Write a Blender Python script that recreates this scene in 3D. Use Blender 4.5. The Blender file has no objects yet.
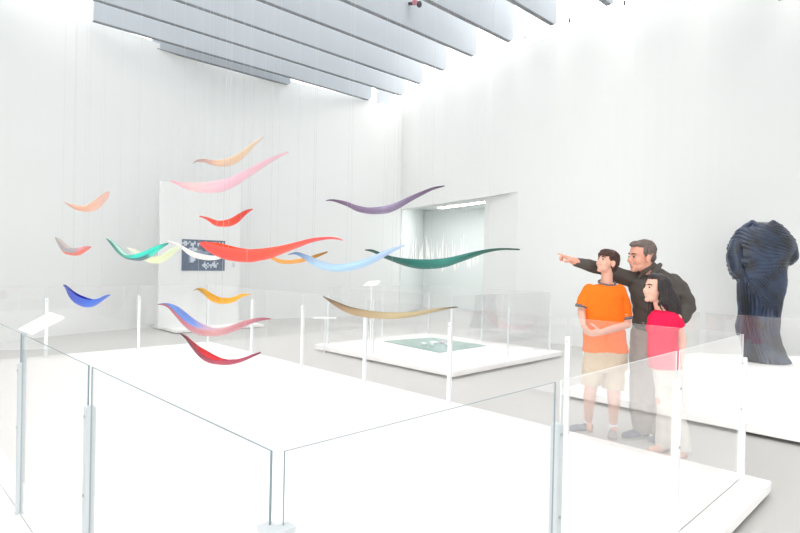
import bpy, bmesh, math, random
from mathutils import Vector, Matrix, noise
random.seed(4)
PI = math.pi
C = bpy.context.scene.collection
sc = bpy.context.scene

# ------------------------------------------------------------------ camera
F, PITCH, ROLL, YAW, CZ = 565.63, -0.0067, -0.021, -0.7946, 1.40
fw0 = Vector((math.sin(YAW), math.cos(YAW), 0)); rt0 = Vector((math.cos(YAW), -math.sin(YAW), 0)); up0 = Vector((0, 0, 1))
fw = fw0*math.cos(PITCH) + up0*math.sin(PITCH); uu = -fw0*math.sin(PITCH) + up0*math.cos(PITCH)
rt = rt0*math.cos(ROLL) - uu*math.sin(ROLL); up = rt0*math.sin(ROLL) + uu*math.cos(ROLL)
CAM = Vector((0, 0, CZ))
def ray(x, y): return fw + rt*((x-400)/F) - up*((y-266.5)/F)
def atz(x, y, z):
    d = ray(x, y); return CAM + d*((z-CZ)/d.z)
def atd(x, y, d): return CAM + ray(x, y)*d
def atX(x, y, X):
    d = ray(x, y); return CAM + d*(X/d.x)
cam = bpy.data.cameras.new('camera'); co = bpy.data.objects.new('camera', cam); C.objects.link(co)
cam.sensor_width = 36; cam.lens = 36*F/800; cam.clip_start = 0.05; cam.clip_end = 200
M = Matrix((rt, up, -fw)).transposed().to_4x4(); M.translation = CAM
co.matrix_world = M; sc.camera = co

# ------------------------------------------------------------------ materials
def lin(c):
    return tuple(((v/255)/12.92 if v/255 <= .04045 else ((v/255+.055)/1.055)**2.4) for v in c) + (1,)
MATS = {}
def mat(name, rgb, rough=.5, spec=.5, var=0, vscale=8, bump=0, bscale=60, stretch=None, metal=0, coat=0, transl=0):
    if name in MATS: return MATS[name]
    m = bpy.data.materials.new(name); m.use_nodes = True; nt = m.node_tree; N = nt.nodes; L = nt.links
    b = N['Principled BSDF']; b.inputs['Base Color'].default_value = lin(rgb)
    b.inputs['Roughness'].default_value = rough; b.inputs['Specular IOR Level'].default_value = spec
    b.inputs['Metallic'].default_value = metal; b.inputs['Coat Weight'].default_value = coat
    if var or bump:
        tc = N.new('ShaderNodeTexCoord'); mp = N.new('ShaderNodeMapping'); L.new(tc.outputs['Object'], mp.inputs[0])
        if stretch: mp.inputs['Scale'].default_value = stretch
    if var:
        n = N.new('ShaderNodeTexNoise'); n.inputs['Scale'].default_value = vscale; n.inputs['Detail'].default_value = 4
        L.new(mp.outputs[0], n.inputs[0])
        r = N.new('ShaderNodeMapRange'); r.inputs[3].default_value = 1-var; r.inputs[4].default_value = 1+var
        L.new(n.outputs[0], r.inputs[0])
        mx = N.new('ShaderNodeMix'); mx.data_type = 'RGBA'; mx.blend_type = 'MULTIPLY'; mx.inputs[0].default_value = 1
        mx.inputs[6].default_value = lin(rgb); L.new(r.outputs[0], mx.inputs[7]); L.new(mx.outputs[2], b.inputs['Base Color'])
    if bump:
        n = N.new('ShaderNodeTexNoise'); n.inputs['Scale'].default_value = bscale; n.inputs['Detail'].default_value = 3
        L.new(mp.outputs[0], n.inputs[0]); bp = N.new('ShaderNodeBump'); bp.inputs['Strength'].default_value = bump
        bp.inputs['Distance'].default_value = .02; L.new(n.outputs[0], bp.inputs['Height']); L.new(bp.outputs[0], b.inputs['Normal'])
    if transl:
        t = N.new('ShaderNodeBsdfTranslucent'); t.inputs[0].default_value = lin(rgb); ms = N.new('ShaderNodeMixShader')
        ms.inputs[0].default_value = transl; L.new(b.outputs[0], ms.inputs[1]); L.new(t.outputs[0], ms.inputs[2])
        L.new(ms.outputs[0], N['Material Output'].inputs[0])
    MATS[name] = m; return m
def glass_mat(name, ior, tint, painted_veil=0):
    m = bpy.data.materials.new(name); m.use_nodes = True; nt = m.node_tree; N = nt.nodes; L = nt.links
    N.remove(N['Principled BSDF'])
    t = N.new('ShaderNodeBsdfTransparent'); t.inputs[0].default_value = lin(tint)
    g = N.new('ShaderNodeBsdfGlossy'); g.inputs['Roughness'].default_value = 0.0; g.inputs[0].default_value = (1, 1, 1, 1)
    f = N.new('ShaderNodeFresnel'); f.inputs[0].default_value = ior
    ge = N.new('ShaderNodeNewGeometry'); inv = N.new('ShaderNodeMath'); inv.operation = 'MULTIPLY'
    # the same reflectance on both faces of the pane (the back face would otherwise totally reflect)
    vm = N.new('ShaderNodeMix'); vm.data_type = 'FLOAT'; vm.inputs[2].default_value = ior; vm.inputs[3].default_value = 1/ior
    L.new(ge.outputs['Backfacing'], vm.inputs[0])
    L.new(vm.outputs[0], f.inputs[0])
    ms = N.new('ShaderNodeMixShader'); L.new(f.outputs[0], ms.inputs[0]); L.new(t.outputs[0], ms.inputs[1]); L.new(g.outputs[0], ms.inputs[2])
    N.remove(inv)
    if painted_veil:
        dfs = N.new('ShaderNodeBsdfDiffuse'); dfs.inputs[0].default_value = (.95, .95, .95, 1); m2 = N.new('ShaderNodeMixShader'); m2.inputs[0].default_value = painted_veil  # diffuse white put in as the veil of reflected light on the panes
        L.new(ms.outputs[0], m2.inputs[1]); L.new(dfs.outputs[0], m2.inputs[2]); ms = m2
    L.new(ms.outputs[0], N['Material Output'].inputs[0]); return m
wall_m = mat('white_wall_paint', (239, 241, 240), .9, .2, var=.012, vscale=.8)
wall_r = mat('dimmed_wall_white', (231, 233, 232), .9, .2, var=.012, vscale=.8)  # wall white darkened to offset the strong light on the right wall
recess_m = mat('pale_grey_wall_paint', (233, 238, 237), .9, .2)
floor_m = mat('pale_grey_floor', (184, 184, 181), .45, .25, var=.02, vscale=.7)
plat_m = mat('white_lacquer_platform', (252, 251, 249), .5, .3)
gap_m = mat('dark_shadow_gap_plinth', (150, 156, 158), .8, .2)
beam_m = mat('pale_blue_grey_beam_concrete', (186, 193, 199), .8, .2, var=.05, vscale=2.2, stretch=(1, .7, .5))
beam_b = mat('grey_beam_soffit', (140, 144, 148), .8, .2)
glass_m = glass_mat('clear_barrier_glass', 1.6, (255, 255, 255), .035)
roof_m = glass_mat('roof_glass', 1.45, (255, 255, 255))
edge_m = mat('greenish_glass_edge', (128, 146, 153), .6, .2)
edge_w = mat('bright_glass_edge', (215, 222, 222), .5, .3)
post_m = mat('white_post_metal', (240, 244, 245), .35, .5)
post_g = mat('grey_post_metal', (194, 201, 204), .35, .5)
screw_m = mat('steel_screw', (170, 178, 182), .3, .5, metal=.6)
label_m = mat('white_label_board', (250, 250, 249), .6, .2)
wire_m = mat('thin_steel_wire', (205, 208, 209), .5, .5)

# ------------------------------------------------------------------ helpers
def link(name, bm, ms, parent=None, smooth=False, mesh=None, recalc=True):
    me = mesh or bpy.data.meshes.new(name)
    if bm is not None:
        if recalc: bmesh.ops.recalc_face_normals(bm, faces=bm.faces)
        bm.to_mesh(me); bm.free()
    for m in (ms if isinstance(ms, (list, tuple)) else [ms]): me.materials.append(m)
    o = bpy.data.objects.new(name, me); C.objects.link(o)
    if smooth:
        for p in me.polygons: p.use_smooth = True
    if parent is not None:
        # geometry is written in world space; re-base it on the parent's origin
        me.transform(Matrix.Translation(-world_loc(parent)))
        o.parent = parent
    return o
def world_loc(o):
    v = Vector(o.location); p = o.parent
    while p: v += p.location; p = p.parent
    return v
def rebase(o, loc):
    o.data.transform(Matrix.Translation(-Vector(loc))); o.location = loc; return o
def tag(o, label, cat, group=None, kind=None):
    if label: o['label'] = label
    if cat: o['category'] = cat
    if group: o['group'] = group
    if kind: o['kind'] = kind
    return o
def thing(name, label, cat, loc, group=None):
    o = bpy.data.objects.new(name, None); C.objects.link(o); o.location = loc; o.empty_display_size = .1
    return tag(o, label, cat, group)
def struct(o): o['kind'] = 'structure'; return o
def box(bm, x0, x1, y0, y1, z0, z1, mi=0, bev=0):
    r = bmesh.ops.create_cube(bm, size=1)
    for v in r['verts']:
        v.co = Vector(((x0+x1)/2+v.co.x*(x1-x0), (y0+y1)/2+v.co.y*(y1-y0), (z0+z1)/2+v.co.z*(z1-z0)))
    fs = {f for v in r['verts'] for f in v.link_faces}
    for f in fs: f.material_index = mi
    if bev:
        es = {e for f in fs for e in f.edges}
        bmesh.ops.bevel(bm, geom=list(es), offset=bev, segments=2, affect='EDGES')
def tube(bm, p0, p1, r, n=8, mi=0, r1=None):
    p0 = Vector(p0); p1 = Vector(p1); r1 = r if r1 is None else r1
    d = (p1-p0).normalized(); a = d.orthogonal().normalized(); b = d.cross(a)
    A = [bm.verts.new(p0+(a*math.cos(2*PI*i/n)+b*math.sin(2*PI*i/n))*r) for i in range(n)]
    B = [bm.verts.new(p1+(a*math.cos(2*PI*i/n)+b*math.sin(2*PI*i/n))*r1) for i in range(n)]
    for i in range(n): bm.faces.new((A[i], A[(i+1) % n], B[(i+1) % n], B[i])).material_index = mi
    bm.faces.new(A[::-1]).material_index = mi; bm.faces.new(B).material_index = mi
def loft(bm, rings, closed=True):
    V = [[bm.verts.new(p) for p in r] for r in rings]; n = len(V[0])
    for i in range(len(V)-1):
        for k in range(n): bm.faces.new((V[i][k], V[i][(k+1) % n], V[i+1][(k+1) % n], V[i+1][k]))
    if closed: bm.faces.new(V[0][::-1]); bm.faces.new(V[-1])
    return V
def cap(bm, p0, r0, p1, r1, flat0=False, flat1=False, n=14):
    p0 = Vector(p0); p1 = Vector(p1); d = p1-p0
    d = d.normalized() if d.length > 1e-6 else Vector((0, 0, 1))
    a = d.orthogonal().normalized(); b = d.cross(a); R = []
    def ring(c, r): R.append([c+(a*math.cos(2*PI*i/n)+b*math.sin(2*PI*i/n))*r for i in range(n)])
    if not flat0:
        for t in (.05, .35, .65): ring(p0-d*r0*math.cos(t*PI/2), r0*math.sin(t*PI/2))
    ring(p0, r0); ring(p1, r1)
    if not flat1:
        for t in (.65, .35, .05): ring(p1+d*r1*math.cos(t*PI/2), r1*math.sin(t*PI/2))
    loft(bm, R)
def chain(bm, pts, rad, flat0=False, flat1=False):
    for i in range(len(pts)-1):
        cap(bm, pts[i], rad[i], pts[i+1], rad[i+1], flat0 and i == 0, flat1 and i == len(pts)-2)
def ell(bm, c, ax, ay, az, seg=20):
    """closed ellipsoid with semi-axis vectors ax, ay, az"""
    c = Vector(c); m = Matrix((ax, ay, az)).transposed().to_4x4(); m.translation = c
    bmesh.ops.create_uvsphere(bm, u_segments=seg, v_segments=seg//2, radius=1, matrix=m)
def torso(bm, rows, n=24, closed=True, pw=2.3):
    """rows: (centre, half-width vector, half-depth vector)"""
    R = []
    for c, a, b in rows:
        r = []
        for i in range(n):
            t = 2*PI*i/n; cs, sn = math.cos(t), math.sin(t)
            q = (abs(cs)**pw+abs(sn)**pw)**(-1/pw); r.append(Vector(c)+Vector(a)*cs*q+Vector(b)*sn*q)
        R.append(r)
    loft(bm, R, closed)
def remesh(bm, vox, smooth=2, disp=None):
    bmesh.ops.recalc_face_normals(bm, faces=bm.faces)
    me = bpy.data.meshes.new('t'); bm.to_mesh(me); bm.free(); o = bpy.data.objects.new('t', me); C.objects.link(o)
    r = o.modifiers.new('r', 'REMESH'); r.mode = 'VOXEL'; r.voxel_size = vox
    if smooth:
        s = o.modifiers.new('s', 'SMOOTH'); s.factor = .5; s.iterations = smooth
    dg = bpy.context.evaluated_depsgraph_get(); dg.update()
    out = bpy.data.meshes.new_from_object(o.evaluated_get(dg)); bpy.data.objects.remove(o)
    if disp:
        for v, nn in zip(out.vertices, [v.normal.copy() for v in out.vertices]): v.co += nn*disp(v.co)
    return out
def rm(name, bm, vox, m, parent, smooth=2, disp=None):
    return link(name, None, m, parent, True, mesh=remesh(bm, vox, smooth, disp))

# ------------------------------------------------------------------ room shell
FL = [(-10.97, 10.75), (-11.30, 9.0), (-11.62, 7.7), (-11.78, 6.5), (-11.74, 5.3), (-11.55, 4.1), (-11.25, 2.8), (-10.9, 1.8), (-10.3, .4), (-9.4, -1.4), (-8.0, -3.2), (-6.0, -4.6), (-3, -5.4)]
FR = [(-7.37, 9.73), (-6.3, 9.38), (-5.4, 9.17), (-4.6, 9.18), (-3.9, 9.4), (-3.1, 9.93), (-2.4, 10.6), (-1.6, 11.5), (-.6, 12.4), (1, 13.3), (4, 14)]
def smoothpts(P, k=5):
    P = [Vector(p) for p in P]; out = []
    for i in range(len(P)-1):
        a = P[max(i-1, 0)]; b = P[i]; c = P[i+1]; d = P[min(i+2, len(P)-1)]
        for j in range(k):
            t = j/k; out.append(.5*((2*b)+(c-a)*t+(2*a-5*b+4*c-d)*t*t+(3*b-a-3*c+d)*t*t*t))
    out.append(P[-1]); return out
def wall_strip(name, pts, z0, z1, th, m=wall_m, flip=1, zf=None):
    bm = bmesh.new(); pts = [Vector(p) for p in pts]; R = []
    for i, p in enumerate(pts):
        t = (pts[min(i+1, len(pts)-1)]-pts[max(i-1, 0)]).normalized(); nrm = Vector((-t.y, t.x))*th*flip
        q = p+nrm
        if zf: z1 = zf(p)
        R.append([Vector((p.x, p.y, z0)), Vector((p.x, p.y, z1)), Vector((q.x, q.y, z1)), Vector((q.x, q.y, z0))])
    loft(bm, R); o = link(name, bm, m); o['kind'] = 'structure'
    return o
WH = 5.62
wall_strip('wall_left', smoothpts(FL), 0, WH, .2, flip=-1, zf=lambda p: WH+.10*min(max((9.5-p.y)/2, 0), 1))
FW = [p for p in smoothpts([(-8.2, 9.98)] + FR)[5:]]
wall_strip('wall_right', [p for p in FW if p.x > -6.31], 0, WH, .2, wall_r, zf=lambda p: WH+max(0, min(p.x+4.2, 2.2))*.45)
wall_strip('wall_right_upper', [p for p in FW if p.x < -6.29], 2.84, WH, .2, wall_r)
wall_strip('wall_right_lower', [(-7.52, 9.93), (-6.9, 9.66), (-6.3, 9.38)], 0, 2.86, .2, wall_r)
# bulkhead over the recess, and the slightly set-back jamb at its right
wall_strip('wall_right_bulkhead', [(-10.97, 10.75), (-9.2, 10.22), (-7.37, 9.73)], 2.84, WH, .25, wall_r)
wall_strip('wall_recess_back', [(-12.2, 13.0), (-7.4, 14.0)], 0, 3.2, .2, recess_m)
wall_strip('wall_recess_side', [(-7.52, 9.93), (-7.5, 14.0)], 0, 3.2, .2, recess_m, flip=-1)
wall_strip('wall_recess_left', [(-10.97, 10.8), (-12.2, 13.0)], 0, 3.2, .2, recess_m)
bm = bmesh.new(); vs = [bm.verts.new(p) for p in ((-10.9, 10.95, 3.05), (-7.3, 9.9, 3.05), (-7.3, 14.2, 3.05), (-12.4, 13.2, 3.05))]; vt = [bm.verts.new(v.co+Vector((0, 0, .1))) for v in vs]
bm.faces.new(vs[::-1]); bm.faces.new(vt)
for i in range(4): bm.faces.new((vs[i], vs[(i+1) % 4], vt[(i+1) % 4], vt[i]))
struct(link('ceiling_recess', bm, recess_m))
for nm, p, q, wn in (('wall_front', (-3, -5.4), (4, -5.4), 1), ('wall_back', (4, -5.4), (4, 1.5), 2)):  # glazed openings added out of view to let more sky light in
    wall_strip(nm+'_sill', [p, q], 0, .35, .2, flip=-1); wall_strip(nm+'_head', [p, q], 5.2, 6.66, .2, flip=-1)
    P_, Q_ = Vector(p), Vector(q); L_ = (Q_-P_).length; d_ = (Q_-P_)/L_; n_ = int(L_/1.7); bm = bmesh.new()
    for k in range(n_+1):
        c = P_+d_*(L_*k/n_); box(bm, c.x-.03, c.x+.03, c.y-.03, c.y+.03, .35, 5.2)
    fr_o = struct(link('added_window_%d' % wn, bm, post_g)); bm = bmesh.new()
    vs_ = [bm.verts.new((P_.x, P_.y, .35)), bm.verts.new((Q_.x, Q_.y, .35)), bm.verts.new((Q_.x, Q_.y, 5.2)), bm.verts.new((P_.x, P_.y, 5.2))]; bm.faces.new(vs_)
    struct(link('added_window_glass', bm, roof_m, fr_o))
wall_strip('wall_side', [(4, 1.5), (4, 14)], 0, 6.66, .2, flip=-1)
bm = bmesh.new(); box(bm, -13, 5, -6, 15, -.1, 0); struct(link('floor', bm, floor_m))
bm = bmesh.new(); box(bm, -12.1, 4.3, -5.7, 14.2, 6.66, 6.68); struct(link('ceiling_glass', bm, roof_m))

# lamp inside the recess
lt = thing('ceiling_light', 'long slim white light trough under the head of the far recess', 'light', (-9.6, 11.7, 3.05))
em = bpy.data.materials.new('lit_diffuser'); em.use_nodes = True
em.node_tree.nodes['Principled BSDF'].inputs['Emission Color'].default_value = (1, 1, 1, 1); em.node_tree.nodes['Principled BSDF'].inputs['Emission Strength'].default_value = 15
d = Vector((3.2, -.85, 0)).normalized(); pn = Vector((-d.y, d.x, 0)); c0 = Vector((-9.6, 11.7, 0))
def obox(bm, c, d, pn, hl, hw, z0, z1):
    vs = [bm.verts.new(c+d*sx*hl+pn*sy*hw+Vector((0, 0, z))) for z in (z0, z1) for sx, sy in ((-1, -1), (1, -1), (1, 1), (-1, 1))]
    for f in ((3, 2, 1, 0), (4, 5, 6, 7), (0, 1, 5, 4), (1, 2, 6, 5), (2, 3, 7, 6), (3, 0, 4, 7)): bm.faces.new([vs[i] for i in f])
bm = bmesh.new(); obox(bm, c0, d, pn, 1.1, .09, 2.97, 3.05); link('housing', bm, post_m, lt)
bm = bmesh.new(); obox(bm, c0, d, pn, 1.07, .07, 2.955, 2.972); link('diffuser', bm, em, lt)

# ------------------------------------------------------------------ beams
def wall_y(X):
    P = [(-10.97, 10.75), (-9.2, 10.22)] + FR
    for (x0, y0), (x1, y1) in zip(P, P[1:]):
        if x0 <= X <= x1: return y0+(y1-y0)*(X-x0)/(x1-x0)
    return 10.7
BX = [(-10.22, 'farthest deep concrete beam, last one before the curved wall'), (-9.23, 'second deep concrete beam from the back corner'),
      (-8.22, 'third deep concrete beam from the back corner'), (-7.23, 'fourth deep beam from the back corner, ending over the recess'),
      (-6.25, 'fifth deep beam from the back corner, darker face, ending near the top'), (-5.27, 'sixth deep beam from the back corner, short piece at top right'),
      (-4.22, 'nearest visible deep beam, only its chamfered end shows at the top edge')]
ends = {-10.22: atX(403.4, 98, -10.22).y, -9.23: atX(422, 85, -9.23).y, -8.22: atX(445.6, 72, -8.22).y, -7.23: atX(475, 58.5, -7.23).y,
        -6.25: atX(512, 43, -6.25).y, -5.27: atX(555, 27, -5.27).y, -4.22: atX(611, 7.5, -4.22).y}
def beam(X, y0, y1, zb=5.6, h=1.05, th=.07):
    bm = bmesh.new(); ch = .09
    prof = [(y0, zb), (y1-ch, zb), (y1, zb+.06), (y1, zb+h), (y0, zb+h)]
    A = [bm.verts.new((X-th/2, y, z)) for y, z in prof]; B = [bm.verts.new((X+th/2, y, z)) for y, z in prof]
    bm.faces.new(A); bm.faces.new(B[::-1])
    for i in range(5):
        f = bm.faces.new((A[i], A[(i+1) % 5], B[(i+1) % 5], B[i]))
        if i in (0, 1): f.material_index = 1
    # small shadow lip along the bottom edge
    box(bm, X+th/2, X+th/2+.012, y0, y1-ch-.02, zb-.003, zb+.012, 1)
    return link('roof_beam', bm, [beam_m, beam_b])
for X, lab in BX:
    y0 = -1.0 if X < -10 else -5.2
    tag(beam(X, y0, ends[X]), lab, 'beam', 'deep roof beams')
for X in (-3.2, -2.2, -1.2, -.2, .8, 1.8, 2.8, 3.6):
    tag(beam(X, -5.2, min(wall_y(X) - .4, 13) if X < .5 else 12.9), 'deep concrete roof beam overhead, nearer than the last one seen at the top edge', 'beam', 'deep roof beams overhead')
tag(beam(-11.15, 3.12, 9.74), 'deep concrete beam hugging the curved wall, its left end showing at the top left', 'beam', 'deep roof beams')
tag(beam(-11.15, 9.95, 10.55), 'short piece of beam right in the back corner, past a small gap', 'beam', 'deep roof beams')
tag(beam(-11.66, 4.35, 7.6), 'thin strip of beam just showing above the top of the curved wall', 'beam', 'deep roof beams')
# small dark fittings between beams at the wall head, and the little spotlight
dk = mat('dark_fitting', (60, 56, 62), .5); rd = mat('reddish_lens', (190, 120, 130), .4)
for (px, py, X, lab) in ((525, 37, -5.9, 'small dark rod fitting under the roof right of the fifth beam'), (569.5, 20.5, -4.85, 'small dark rod fitting under the roof right of the sixth beam'), (624.5, 3, -3.9, 'small dark rod fitting by the wall top, farthest right')):
    p = atX(px, py, X); t = thing('hanging_fitting', lab, 'fitting', (p.x, p.y, 6.66), 'small roof fittings')
    bm = bmesh.new(); tube(bm, p+Vector((0, 0, .03)), (p.x, p.y, 6.66), .012); link('rod', bm, post_m, t)
    bm = bmesh.new(); tube(bm, p-Vector((0, 0, .03)), p+Vector((0, 0, .03)), .017, r1=.012); link('socket', bm, dk, t)
p = atX(417, 3, -7.0); t = thing('spotlight', 'tiny dark spotlight with reddish lens fixed on a roof beam', 'light', p)
bm = bmesh.new(); tube(bm, p+Vector((-.2, 0, .05)), p, .03); link('arm', bm, dk, t)
for s in (-1, 1):
    bm = bmesh.new(); ell(bm, p+Vector((0, s*.06, 0)), Vector((.05, 0, 0)), Vector((0, .05, 0)), Vector((0, 0, .06))); link('lamp_head', bm, [dk if s > 0 else rd], t, True)

# ------------------------------------------------------------------ platforms
def platform(name, label, x0, x1, y0, y1, z=.1, lift=.032, ins=.12):
    t = thing(name, label, 'platform', ((x0+x1)/2, (y0+y1)/2, 0))
    bm = bmesh.new(); box(bm, x0, x1, y0, y1, lift, z, 0, .006); link('deck', bm, plat_m, t)
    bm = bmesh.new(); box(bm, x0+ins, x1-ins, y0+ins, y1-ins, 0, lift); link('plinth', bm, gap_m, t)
    return t
platform('display_platform', 'large low white platform under the hanging glass vessels', -8.42, -.86, .53, 4.1)
platform('display_platform', 'low white platform carrying the flat green sheet', -7.22, -4.40, 5.25, 7.85)
# dress platform follows the wall at its back
t = thing('display_platform', 'low white platform on which the headless draped dress stands', 'platform', (-.5, 7.5, 0))
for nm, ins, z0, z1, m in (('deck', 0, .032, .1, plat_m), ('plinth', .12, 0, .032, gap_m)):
    pts = [(-3.05+ins, 5.46+ins), (3.2-ins, 5.46+ins), (3.2-ins, 13.0), (0, 12.2), (-1.15, 11.3), (-2.0, 10.3), (-2.6, 9.75), (-3.05+ins, 9.45)]
    bm = bmesh.new(); A = [bm.verts.new((x, y, z0)) for x, y in pts]; B = [bm.verts.new((x, y, z1)) for x, y in pts]
    bm.faces.new(A[::-1]); bm.faces.new(B)
    for i in range(len(pts)): bm.faces.new((A[i], A[(i+1) % len(pts)], B[(i+1) % len(pts)], B[i]))
    link(nm, bm, m, t)

# ------------------------------------------------------------------ barriers
GT, PT = .1+.9015, .1+.756
def pane(name, label, p0, p1, grp, z0=.1, zt=GT, th=.006, em_=edge_m):
    p0 = Vector(p0); p1 = Vector(p1); d = (p1-p0).normalized(); n = Vector((-d.y, d.x, 0))*th/2
    bm = bmesh.new()
    vs = [bm.verts.new(Vector((p.x, p.y, z))+n*s) for z in (z0, zt) for (p, s) in ((p0, -1), (p1, -1), (p1, 1), (p0, 1))]
    for f, mi in (((3, 2, 1, 0), 1), ((4, 5, 6, 7), 1), ((0, 1, 5, 4), 0), ((1, 2, 6, 5), 1), ((2, 3, 7, 6), 0), ((3, 0, 4, 7), 1)):
        bm.faces.new([vs[i] for i in f]).material_index = mi
    o = link(name, bm, [glass_m, em_]); rebase(o, (p0+p1)/2+Vector((0, 0, z0)))
    return tag(o, label, 'glass screen', grp)
def post(label, p, d, grp, m=post_m, zt=PT, bracket=False, w=.038, inward=None):
    p = Vector((p[0], p[1], .1)); d = Vector(d).normalized(); n = Vector((-d.y, d.x, 0))
    t = thing('barrier_post', label, 'post', p, grp)
    bm = bmesh.new(); obox(bm, Vector((p.x, p.y, 0)), d, n, w/2, w*.42, .1, zt)
    bmesh.ops.bevel(bm, geom=bm.edges[:], offset=.003, segments=2, affect='EDGES'); link('bar', bm, m, t)
    bm = bmesh.new(); obox(bm, Vector((p.x, p.y, 0)), d, n, w*.62, w*.55, .1, .106); link('foot_plate', bm, m, t)
    for z in (zt-.035, zt-.32):
        bm = bmesh.new(); tube(bm, Vector((p.x, p.y, z))-n*(w*.42+.004), Vector((p.x, p.y, z))+n*(w*.42+.004), .006); link('screw', bm, screw_m, t)
    if bracket:
        bm = bmesh.new(); o2 = [(-.038, -.02), (.02, -.02), (.02, .038), (-.012, .038), (-.012, .012), (-.038, .012)]
        A = [bm.verts.new(p+Vector((x, y, zt-.1-.012))) for x, y in o2]; B = [bm.verts.new(p+Vector((x, y, zt-.1+.002))) for x, y in o2]
        bm.faces.new(A[::-1]); bm.faces.new(B)
        for i in range(6): bm.faces.new((A[i], A[(i+1) % 6], B[(i+1) % 6], B[i]))
        link('corner_bracket', bm, post_g, t)
    return t
XA = [-8.27, -6.95, -5.75, -4.585, -3.393, -2.2, -1.004]; YA = 4.0
YB = [.64, 1.763, 2.886, 4.0]; XB = -1.004
XC = [-8.27, -7.05, -5.8, -4.6, -3.35, -2.242, -1.004]; YC = .64
YD = [.64, 1.835, 2.97, 4.0]; XD = -8.27
g1, g2 = 'glass panels round the big platform', 'posts round the big platform'
ordn = ['first', 'second', 'third', 'fourth', 'fifth', 'sixth']
gp = .0195
for i in range(6):
    pane('glass_screen', 'clear glass screen, far long side of big platform, %s from far corner' % ordn[i], (XA[i]+gp, YA, 0), (XA[i+1]-gp, YA, 0), g1, em_=edge_w)
    pane('glass_screen', 'clear glass screen, near left side of big platform, %s from front corner' % ordn[5-i], (XC[i]+gp, YC, 0), (XC[i+1]-gp, YC, 0), g1)
for i in range(3):
    pane('glass_screen', 'clear glass screen, right end of big platform, %s from front corner' % ordn[i], (XB, YB[i]+gp, 0), (XB, YB[i+1]-gp, 0), g1, em_=edge_m if i == 0 else edge_w)
    pane('glass_screen', 'clear glass screen, far left end of big platform, %s from far corner' % ordn[2-i], (XD, YD[i]+gp, 0), (XD, YD[i+1]-gp, 0), g1)
for i, x in enumerate(XA[1:-1]):
    post('slim white post, far long side of big platform, %s from far corner' % ordn[i], (x, YA), (1, 0, 0), g2)
for i, x in enumerate(XC[1:-1]):
    post('slim grey post, near left side of big platform, %s from front corner' % ordn[4-i], (x, YC), (1, 0, 0), g2, post_g)
for i, y in enumerate(YB[1:-1]):
    post('slim white post, right end of big platform, %s from front corner' % ordn[i], (XB, y), (0, 1, 0), g2, post_g if i == 0 else post_m)
for i, y in enumerate(YD[1:-1]):
    post('slim white post, far left end of big platform, %s from far corner' % ordn[1-i], (XD, y), (0, 1, 0), g2)
post('corner post with flat L-shaped bracket at the front corner of the big platform', (XB, YC), (1, 0, 0), g2, post_g, bracket=True, w=.03, zt=PT-.012)
post('corner post of the big platform in front of the draped dress', (XB, YA), (1, 0, 0), g2)
post('corner post at the far left corner of the big platform', (XD, YA), (1, 0, 0), g2)
# barrier round the platform with the green sheet
g3, g4 = 'glass panels round the green sheet', 'posts round the green sheet'
Q = [(-7.08, 5.40), (-6.02, 5.40), (-4.56, 5.40), (-4.56, 6.62), (-4.56, 7.72), (-5.85, 7.72), (-7.08, 7.72), (-7.08, 6.55)]
QL = ['left corner', 'front side under the small label', 'front corner', 'middle of the right side', 'right corner', 'middle of the back side', 'back corner', 'middle of the left side']
for i, q in enumerate(Q):
    r = Q[(i+1) % 8]; dv = (Vector(r)-Vector(q)).normalized()
    post('thin white post, green sheet platform, %s' % QL[i], q, (dv.x, dv.y, 0), g4, w=.028, zt=.86)
    pane('glass_screen', 'glass screen by green sheet, next after the %s post' % QL[i], (q[0]+dv.x*gp, q[1]+dv.y*gp, 0), (r[0]-dv.x*gp, r[1]-dv.y*gp, 0), g3, em_=edge_w)
# barrier in front of the dress
g5, g6 = 'glass panels before the dress', 'posts before the dress'
XE = [-2.9, -1.75, -.6, .55]
for i, x in enumerate(XE):
    if i < 3: pane('glass_screen', 'clear glass screen, front of the dress platform, %s from left' % ordn[i], (x+gp, 5.62, 0), (XE[i+1]-gp, 5.62, 0), g5, em_=edge_w)
    if i in (0, 2): post('thin white post in front of the dress, %s' % ('hidden behind the group of people' if i == 0 else 'towards the right edge of the picture'), (x, 5.62), (1, 0, 0), g6, w=.03)

# label boards
def label_board(label, c4, foot, th=.008, name='label_stand'):
    c4 = [Vector(c) for c in c4]; cen = sum(c4, Vector())/4
    t = thing(name, label, 'label stand', foot)
    n = (c4[1]-c4[0]).cross(c4[3]-c4[0]).normalized()*th
    if n.z > 0: n = -n
    bm = bmesh.new(); A = [bm.verts.new(c) for c in c4]; B = [bm.verts.new(c+n) for c in c4]
    bm.faces.new(A); bm.faces.new(B[::-1])
    for i in range(4): bm.faces.new((A[i], A[(i+1) % 4], B[(i+1) % 4], B[i]))
    link('label_board', bm, label_m, t)
    return t, cen
lb = [atz(18, 329, 1.0), atz(31, 334, 1.0), None, None]
w = atz(31, 334, 1.0)-atz(18, 329, 1.0)
lb = [lb[0], lb[1], atd(64, 317, 2.95), atd(50, 312, 3.02)]
t, cen = label_board('tilted white label board on a flat stem at the left edge, by the near glass', lb, (lb[0].x, lb[0].y, .1))
bm = bmesh.new(); c = (lb[0]+lb[1])/2; e = (lb[1]-lb[0]).normalized()
obox(bm, Vector((c.x, c.y, 0))+e*.002, e, Vector((-e.y, e.x, 0)), .026, .006, .1, c.z-.004); link('stem', bm, post_g, t)
q = Q[1]
cz = Vector((q[0], q[1]-.05, 1.10))
lb = [cz+rt0*-.12+up0*-.035-fw0*.03, cz+rt0*.07+up0*-.025-fw0*.03, cz+rt0*.13+up0*.035+fw0*.07, cz+rt0*-.04+up0*.025+fw0*.07]
t, _ = label_board('small tilted white label on a thin pole before the green sheet', lb, (q[0], q[1]-.05, .1))
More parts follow.
